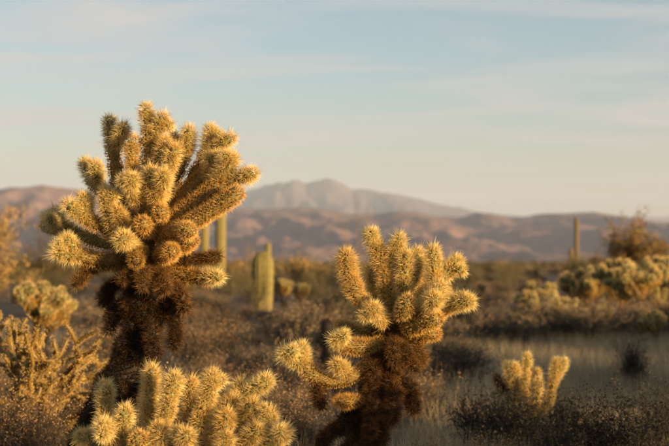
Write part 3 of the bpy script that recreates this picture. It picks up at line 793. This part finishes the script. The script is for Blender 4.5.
# ------------------------------------------------------------------ background chollas
def cholla_proto(seed, narm, h, spread=.8, thick=1.15, depth=3):
    """list of joint meshes in plant space (base at the origin) with name"""
    rg = np.random.default_rng(seed); out = []
    def J(P, r, age, nm='joint', **kw):
        V, Q, bc, SV, ST, SC = joint_geo(P, r * thick, age, rg, m=7, per=7, sw=.0026, row=.020, slen=.027, **kw)
        T = np.concatenate([Q[:, :3], Q[:, [0, 2, 3]]], 0)
        me = mesh(nm, np.vstack([V, SV]), np.vstack([T, ST + len(V)]), np.vstack([bc, SC]), False, [M_SPINE])
        out.append((nm, me))
    top = np.array([rg.normal(0, .04), rg.normal(0, .04), h * .45])
    J([np.array([0, 0, -.05]), top * .5 + rg.normal(0, .02, 3), top], .055, 2.5, 'trunk', r1=.045)
    def arm(p, d, L, lev):
        q = p + d * L + rg.normal(0, .02, 3)
        m_ = (p + q) / 2 + rg.normal(0, .02, 3) - np.array([0, 0, .02])
        J([p, m_, q], .036 if lev > 1 else .031, .3 if lev == 1 else .6 + .2 * lev)
        if lev > 1:
            for _ in range(int(rg.integers(2, 4))):
                v = d * .5 + rg.normal(0, .5, 3) + [0, 0, .75]; v /= np.linalg.norm(v)
                arm(p + (q - p) * rg.uniform(.75, 1), v, L * rg.uniform(.6, .9), lev - 1)
    for k in range(narm):
        a = 6.28 * k / narm + rg.uniform(-.4, .4)
        d = np.array([math.cos(a) * spread, math.sin(a) * spread, rg.uniform(.35, 1.0)]); d /= np.linalg.norm(d)
        arm(top * rg.uniform(.65, 1), d, h * .21, depth - 1 if k % 3 else depth)
    for k in range(6):
        a = rg.uniform(0, 6.28); z = rg.uniform(.2, .9)
        v = np.array([math.cos(a), math.sin(a), -.7])
        J([top * z, top * z + v * .1], .03, 2.2)
    return out
CH = [cholla_proto(200, 8, 1.1), cholla_proto(201, 9, 1.05, .9), cholla_proto(202, 7, 1.15, .6), cholla_proto(203, 9, .9, 1.1)]
def place_cholla(k, px, py, D, s, rz, label, group=None):
    p = at(px, py, D)
    o = thing('cholla', (p[0], D, float(ground_z(p[0], D))), label, 'cholla', group, rz); o.scale = (s, s, s)
    for nm, me in CH[k]: link(nm, me, o)
    return o
bgch = [
    (0, 541, 21.5, .78, 0.3, 'leftmost small cholla of the blurred row right of the grass'),
    (3, 566, 20.5, .85, 1.4, 'squat greyish cholla in front of the tall distant saguaro'),
    (1, 592, 24, 1.18, 2.1, 'tall blurred cholla just right of the tall distant saguaro'),
    (2, 612, 22.5, 1.15, .7, 'upright golden cholla in the middle of the blurred right-hand row'),
    (0, 640, 21.5, 1.12, 4.0, 'broad pale-headed cholla near the right edge in the blurred row'),
    (1, 668, 22.5, 1.0, 3.1, 'blurred golden cholla cut by the right edge of the photo'),
    (3, 655, 19.5, .62, 5.0, 'low cholla at right edge in front of the blurred row'),
    (2, 602, 19.5, .55, 2.6, 'lowest golden cholla in front of the blurred right-hand row'),
    (1, 578, 26, 1.1, 5.2, 'orange cholla at the foot of the tall distant saguaro'),
    (3, 625, 25, 1.15, 3.6, 'dense golden cholla behind the middle of the right-hand row'),
    (2, 652, 25.5, 1.25, 1.1, 'tall golden cholla in front of the olive bush-tree at right'),
    (3, 545, 30, 1.0, .2, 'pale grey cholla mound behind the left end of the blurred row'),
    (1, 522, 27, .7, 1.2, 'small grey cholla left of the blurred right-hand row'),
    (1, 300, 33, .75, .9, 'pale round cholla right of the short ribbed saguaro'),
    (0, 283, 36, .8, 2.2, 'small cholla immediately behind the short ribbed saguaro'),
    (0, 40, 16, 1.02, 1.9, 'blurred orange cholla far left behind the thin branching cactus'),
    (2, 188, 34, .8, 1.0, 'blurred small cholla behind the tallest cholla crown'),
    (3, 470, 28, .95, 2.9, 'pale cholla glimpsed behind the middle cholla'),
]
for k, px, D, s, rz, lab in bgch:
    place_cholla(k, px, 300, D, s * 1.22, rz, lab)

# ------------------------------------------------------------------ saguaros
def column(P, r, nrib, rg, n=46, depth=.2):
    P = np.asarray(P, float); C = spline(P, n); T, U, W = frames(C)
    L = np.linalg.norm(np.diff(C, axis=0), axis=1).sum(); s = np.linspace(0, L, n)
    cap = r * 1.5; e = np.clip((s - (L - cap)) / cap, 0, 1); prof = np.sqrt(np.clip(1 - e ** 2, .0, 1))
    prof *= .86 + .14 * np.sin(np.clip(s / L * 2.6, 0, 1.57)) 
    nth = nrib * 6; th = np.linspace(0, 2 * np.pi, nth, endpoint=False)
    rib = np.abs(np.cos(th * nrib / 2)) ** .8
    R = r * prof[:, None] * (1 - depth + depth * rib[None]) * (1 + .015 * rg.normal(0, 1, (n, 1)))
    V = C[:, None] + R[..., None] * (np.cos(th)[None, :, None] * U[:, None] + np.sin(th)[None, :, None] * W[:, None])
    V = V.reshape(-1, 3)
    i, j = np.meshgrid(np.arange(n - 1), np.arange(nth), indexing='ij'); j2 = (j + 1) % nth
    Q = np.stack([i * nth + j, i * nth + j2, (i + 1) * nth + j2, (i + 1) * nth + j], -1).reshape(-1, 4)
    zf = (s / L)[:, None] * np.ones(nth)
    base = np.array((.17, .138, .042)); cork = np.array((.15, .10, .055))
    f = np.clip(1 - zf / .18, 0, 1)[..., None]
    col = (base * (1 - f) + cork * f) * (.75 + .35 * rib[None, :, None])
    # spine clusters along every rib
    ps, ds = [], []
    for q in range(nrib):
        a = q * 2 * np.pi / nrib
        for k in range(1, n - 1):
            d = np.cos(a) * U[k] + np.sin(a) * W[k]
            for _ in range(3):
                ps.append(C[k] + (C[k + 1] - C[k]) * rg.random() + d * r * prof[k]); v = d + rg.normal(0, .6, 3); ds.append(v / np.linalg.norm(v))
    ps = np.array(ps); ds = np.array(ds); l = rg.uniform(.02, .045, len(ps))[:, None]
    SV, SQ = tubes(ps, ps + ds * l, np.full(len(ps), .0022), np.full(len(ps), .0006))
    sc_ = np.repeat(np.array((.42, .33, .18))[None], len(SV), 0)
    return V, Q, col.reshape(-1, 3), SV, SQ, sc_
M_SAG = attr_mat('saguaro_skin', rough=.55, noise_amt=.2, noise_scale=14)
def saguaro(px, D, top_py, r, label, arms=(), nrib=15, seed=1, lean=0.0, tint=(1, 1, 1)):
    rg = np.random.default_rng(seed)
    p = at(px, 300, D); b = np.array([p[0], D, float(ground_z(p[0], D))])
    H = at(px, top_py, D)[2] - b[2]
    root = thing('saguaro', b, label, 'saguaro')
    def add(nm, P, r):
        V, Q, c, SV, SQ, s_ = column(P, r, nrib, rg)
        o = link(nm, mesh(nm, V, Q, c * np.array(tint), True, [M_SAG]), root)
        tag(link('spines', mesh('spines', SV, SQ, s_, False, [M_SPINE]), o), kind='stuff')
    add('column', [(0, 0, -.1), (lean * .4, 0, H * .5), (lean, 0, H)], r)
    for (z0, dx, dy, z1, ra) in arms:
        add('arm', [(dx * .2, dy * .2, z0), (dx * .8, dy * .8, z0 - .03), (dx, dy, z0 + .3 * (z1 - z0)), (dx, dy, z1)], ra)
    return root
saguaro(262.5, 33, 251, .275, 'short stout ribbed saguaro standing alone between the two big chollas', nrib=17, seed=1)
saguaro(268, 44, 242.5, .10, 'slim saguaro whose tip peeks out behind the short stout one', nrib=13, seed=2)
saguaro(204.5, 58, 205, .18, 'left column of the saguaro pair half hidden by the tallest cholla', seed=3)
saguaro(220.5, 60, 209, .235, 'right and thicker column of the saguaro pair behind the tallest cholla', seed=4)
saguaro(576.5, 95, 217, .165, 'tall slender distant saguaro on the right rising above the scrub', arms=[(1.5, -.42, -.05, 2.3, .15)], nrib=13, seed=5, tint=(.75, .6, .6))

# ------------------------------------------------------------------ thin branching cactus at the left edge
def buckhorn(D, px, label, seed):
    rg = np.random.default_rng(seed)
    b = at(px, 300, D); b[2] = ground_z(b[0], b[1])
    root = thing('buckhorn_cholla', b, label, 'cactus')
    cnt = [0]
    def seg(p, d, L, r, lev):
        q = p + d * L
        mid = (p + q) / 2 + rg.normal(0, .012, 3)
        V, Q, bc, SV, ST, SC = joint_geo(np.array([p, mid, q]), r, .7, rg, m=6, per=4, sw=.0013, row=.020, slen=.014, tub=.12)
        bc = bc * 0 + np.array((.29, .19, .055)) * rg.uniform(.8, 1.2)
        T = np.concatenate([Q[:, :3], Q[:, [0, 2, 3]]], 0)
        link('branch', mesh('branch', np.vstack([V, SV]), np.vstack([T, ST + len(V)]), np.vstack([bc, SC]), False, [M_SPINE]), root)
        cnt[0] += 1
        if lev > 0:
            for k in range(2 if lev > 3 else int(rg.integers(1, 4))):
                v = d * .8 + rg.normal(0, .55, 3) + [0, 0, .2]; v /= np.linalg.norm(v)
                seg(p + (q - p) * rg.uniform(.8, 1), v, rg.uniform(.07, .19) if lev < 3 else L * .85, max(r * .9, .0115), lev - 1)
    for k in range(10):
        a = 6.28 * k / 10 + rg.uniform(-.3, .3)
        d = np.array([math.cos(a) * 1.0, math.sin(a) * .55, rg.uniform(.45, 1.15)]); d /= np.linalg.norm(d)
        seg(np.array([0, 0, -.03]) + d * .03, d, rg.uniform(.27, .40), .0185, 4)
    return root
buckhorn(8.6, 14, 'thin-stemmed branching orange-lit cactus spreading across the left edge', 57)

# ------------------------------------------------------------------ wispy trees and ocotillos
def tree(name, px, D, h, wdt, label, seed, nstem=5, leafn=6500, col=OLIVE, cat='tree', lsize=.07):
    rg = np.random.default_rng(seed)
    A, B, RA, RB, P = grow(rg, h, wdt, nstem, 5, 2, 4, .045, wander=.2, lift=.4)
    V, Q = tubes(A, B, RA, RB)
    bc = np.repeat(np.array((.12, .11, .05))[None], len(V), 0)
    ii = rg.integers(0, len(P), leafn); PP = P[ii] + rg.normal(0, .06, (leafn, 3))
    LV, LQ = leaves(PP, lsize, rg, 2.2)
    c = np.array(col)[rg.integers(0, len(col), leafn)] * rg.uniform(.75, 1.25, (leafn, 1))
    x = at(px, 300, D)[0]
    o = thing(name, (x, D, float(ground_z(x, D))), label, cat)
    link('trunk', mesh('trunk', V, Q, bc, False, [M_TWIG]), o)
    link('crown', mesh('crown', LV, LQ, c.repeat(4, 0), False, [M_LEAF]), o)
    return o
TO = [(.20, .125, .045), (.16, .11, .04), (.24, .14, .055)]
tree('palo_verde', -18, 30, 3.1, 3.0, 'wispy olive tree cut by the left edge behind the thin cactus', 61, col=TO)
tree('palo_verde', 44, 52, 2.6, 3.4, 'low spreading olive bush-tree behind the blurred far-left cholla', 62, col=TO)
tree('palo_verde', 644, 47, 2.0, 4.4, 'rounded golden-olive bush-tree behind the chollas at right edge', 63, col=TO, leafn=16000, lsize=.09, nstem=9)
tree('palo_verde', 600, 75, 1.5, 3.0, 'small olive bush-tree beside the tall distant saguaro', 64, col=TO)
def ocotillo(px, D, h, wdt, n, label, seed):
    rg = np.random.default_rng(seed); x = at(px, 300, D)[0]
    o = thing('ocotillo', (x, D, float(ground_z(x, D))), label, 'ocotillo')
    for k in range(n):
        a = rg.uniform(0, 6.28); t = rg.uniform(.2, 1) * math.atan2(wdt * .5, h)
        d = np.array([math.cos(a) * math.sin(t), math.sin(a) * math.sin(t), math.cos(t)])
        L = h * rg.uniform(.7, 1.05)
        C = spline([(0, 0, -.05), d * L * .5 + rg.normal(0, .08, 3), d * L + [rg.normal(0, .15), rg.normal(0, .15), 0]], 10)
        V, Q = tubes(C[:-1], C[1:], np.linspace(.028, .012, 9), np.linspace(.026, .009, 9))
        link('cane', mesh('cane', V, Q, np.repeat(np.array((.22, .14, .07))[None], len(V), 0), False, [M_TWIG]), o)
ocotillo(359, 64, 4.7, 2.6, 8, 'faint thin-caned ocotillo behind the middle cholla, its canes against the mountains', 71)
ocotillo(246, 72, 2.6, 2.2, 9, 'faint wispy ocotillo left of the short stout saguaro', 72)
ocotillo(505, 90, 2.4, 2.4, 9, 'faint wispy ocotillo in the scrub right of the middle cholla', 73)

# ------------------------------------------------------------------ near shrubs with characters of their own
def near(kind, nm, px, D, s, rz, lab, sz=None, var=0, cat='shrub', grp=None):
    x = at(px, 300, D)[0]
    return place(nm, kind[var % len(kind)], x, D, s, rz, lab, cat, grp, sz=sz)
near(TWIG, 'twiggy_shrub', 516, 8.3, .95, .4, 'dark twiggy shrub round the foot of the small young cholla')
near(TWIG, 'twiggy_shrub', 562, 8.7, .8, 1.4, 'dark twiggy shrub just behind and right of the small young cholla', var=1)
near(TWIG, 'twiggy_shrub', 486, 8.6, .9, 2.4, 'dark twiggy shrub left of the small young cholla', var=2)
near(TWIG, 'twiggy_shrub', 625, 7.6, 1.05, 3.4, 'dark wiry shrub along the bottom right corner', var=1)
near(TWIG, 'twiggy_shrub', 672, 8.2, 1.0, 5.4, 'dark wiry shrub cut by the lower right edge', var=2)
near(TWIG, 'twiggy_shrub', 575, 7.4, .8, 1.1, 'dark wiry shrub at bottom edge below the small young cholla', var=0)
near(TWIG, 'twiggy_shrub', 632, 12.6, .62, .1, 'small dead dark shrub alone in the pale grass', sz=.9, var=0)
near(TWIG, 'twiggy_shrub', 455, 12.2, 1.2, .9, 'dark low shrub in the grass right of the middle cholla', sz=.8, var=1)
for px, D, sc_, lab in ((556, 19.6, 1.3, 'dark bush in front of the left end of the blurred cholla row'), (585, 20, 1.2, 'dark bush below the tall distant saguaro'),
                        (628, 20.3, 1.3, 'dark bush in the middle of the blurred cholla row'), (665, 20.8, 1.3, 'dark bush at the right edge under the blurred chollas'), (520, 22, 1.3, 'dark bush left of the blurred cholla row')):
    near(BURS, 'dark_bush', px, D, sc_, px, lab, var=int(px))
near(STALK, 'dry_flower_plant', 428, 7.6, .8, .3, 'orange dry flower stalks at the bottom right of the middle trunk')
near(STALK, 'dry_flower_plant', 462, 7.4, .85, 1.3, 'orange dry flower stalks at bottom edge, second clump right of the trunk', var=1)
near(STALK, 'dry_flower_plant', 497, 7.5, .9, 2.3, 'orange dry flower stalks at bottom edge below the small cholla')
near(STALK, 'dry_flower_plant', 594, 7.3, .9, 4.3, 'single clump of dry stalks at bottom edge among dark twigs', var=1)
near(BRIT, 'brittle_shrub', 300, 8.2, .85, .5, 'dry orange-brown shrub between the bottom clump and the middle trunk')
near(BRIT, 'brittle_shrub', 262, 9.2, .95, 1.5, 'dry orange-brown shrub just above the bottom cholla clump', var=1)
near(BRIT, 'brittle_shrub', 40, 7.9, .9, 2.5, 'tangled dry shrub under the thin branching cactus', var=2)
near(BRIT, 'brittle_shrub', 0, 8.1, 1.0, 3.5, 'tangled dry shrub in the lower left corner', var=3)
near(BRIT, 'brittle_shrub', 142, 9.6, .9, 1.9, 'dry shrub glimpsed between the bottom clump and the blackened trunk', var=2)
near(BURS, 'bursage_shrub', 70, 8.8, .9, .5, 'grey-brown shrub left of the blackened trunk')

# dark dead stump behind the middle cholla
rg = np.random.default_rng(90)
p = at(328, 300, 12.0)
st = thing('dead_cholla_stump', (p[0], 12.0, float(ground_z(p[0], 12.0))), 'black dead cholla stump behind the low arm of the middle cholla', 'stump')
for nm, P, r in (('trunk', [(0, 0, -.05), (.01, 0, .3), (-.02, .02, .66)], .055), ('dead_joint', [(0, -.02, .35), (-.06, -.05, .25)], .035), ('dead_joint', [(0, 0, .55), (.07, -.03, .5)], .035)):
    V, Q, bc, SV, ST, SC = joint_geo(np.array(P, float), r, 2.99, rg, m=10, per=8, sw=.0012)
    b = link(nm, mesh(nm, V, Q, bc, True, [M_STEM]), st)
    tag(link('spines', mesh('spines', SV, ST, SC, False, [M_SPINE]), b), kind='stuff')

# ------------------------------------------------------------------ unseen bushes added on the sunward side to shade the ground
rg = np.random.default_rng(300)
SHADE_BUSH = [shrub_meshes(320 + k, 1.0, 1.5, 18, (.06, .045, .035), OLIVE, .045, 5200, None, r0=.01, lift=.4) for k in range(2)]
hx, hy = math.sin(math.radians(SUN_AZ)), -math.cos(math.radians(SUN_AZ))
put = []
for _ in range(4000):
    if len(put) >= 70: break
    qx, qy, L = rg.uniform(-5, 7), rg.uniform(7, 26), rg.uniform(5, 15)
    x, y = qx + hx * L, qy + hy * L
    if (y > 0 and x < .29 * y + 1.3) or (qx > 1 and rg.random() < .5): continue
    if math.hypot(x, y) < 2.8 or any((x - a) ** 2 + (y - b) ** 2 < 1.3 for a, b in put): continue
    if abs((x - 1.3) * hy - (y - 8.6) * hx) < 1.1 or abs((x + 2.1) * hy - (y - 8.6) * hx) < .6: continue
    put.append((x, y))
    s_ = rg.uniform(.6, 1.0) * (1.15 if qx < 0 else 1)
    place('mesquite_bush', SHADE_BUSH[len(put) % 2], x, y, s_ * 1.2, rg.uniform(0, 6.28), 'unseen dense olive bush added outside the frame to cast shade', 'bush', 'unseen added shade bushes', sz=s_)
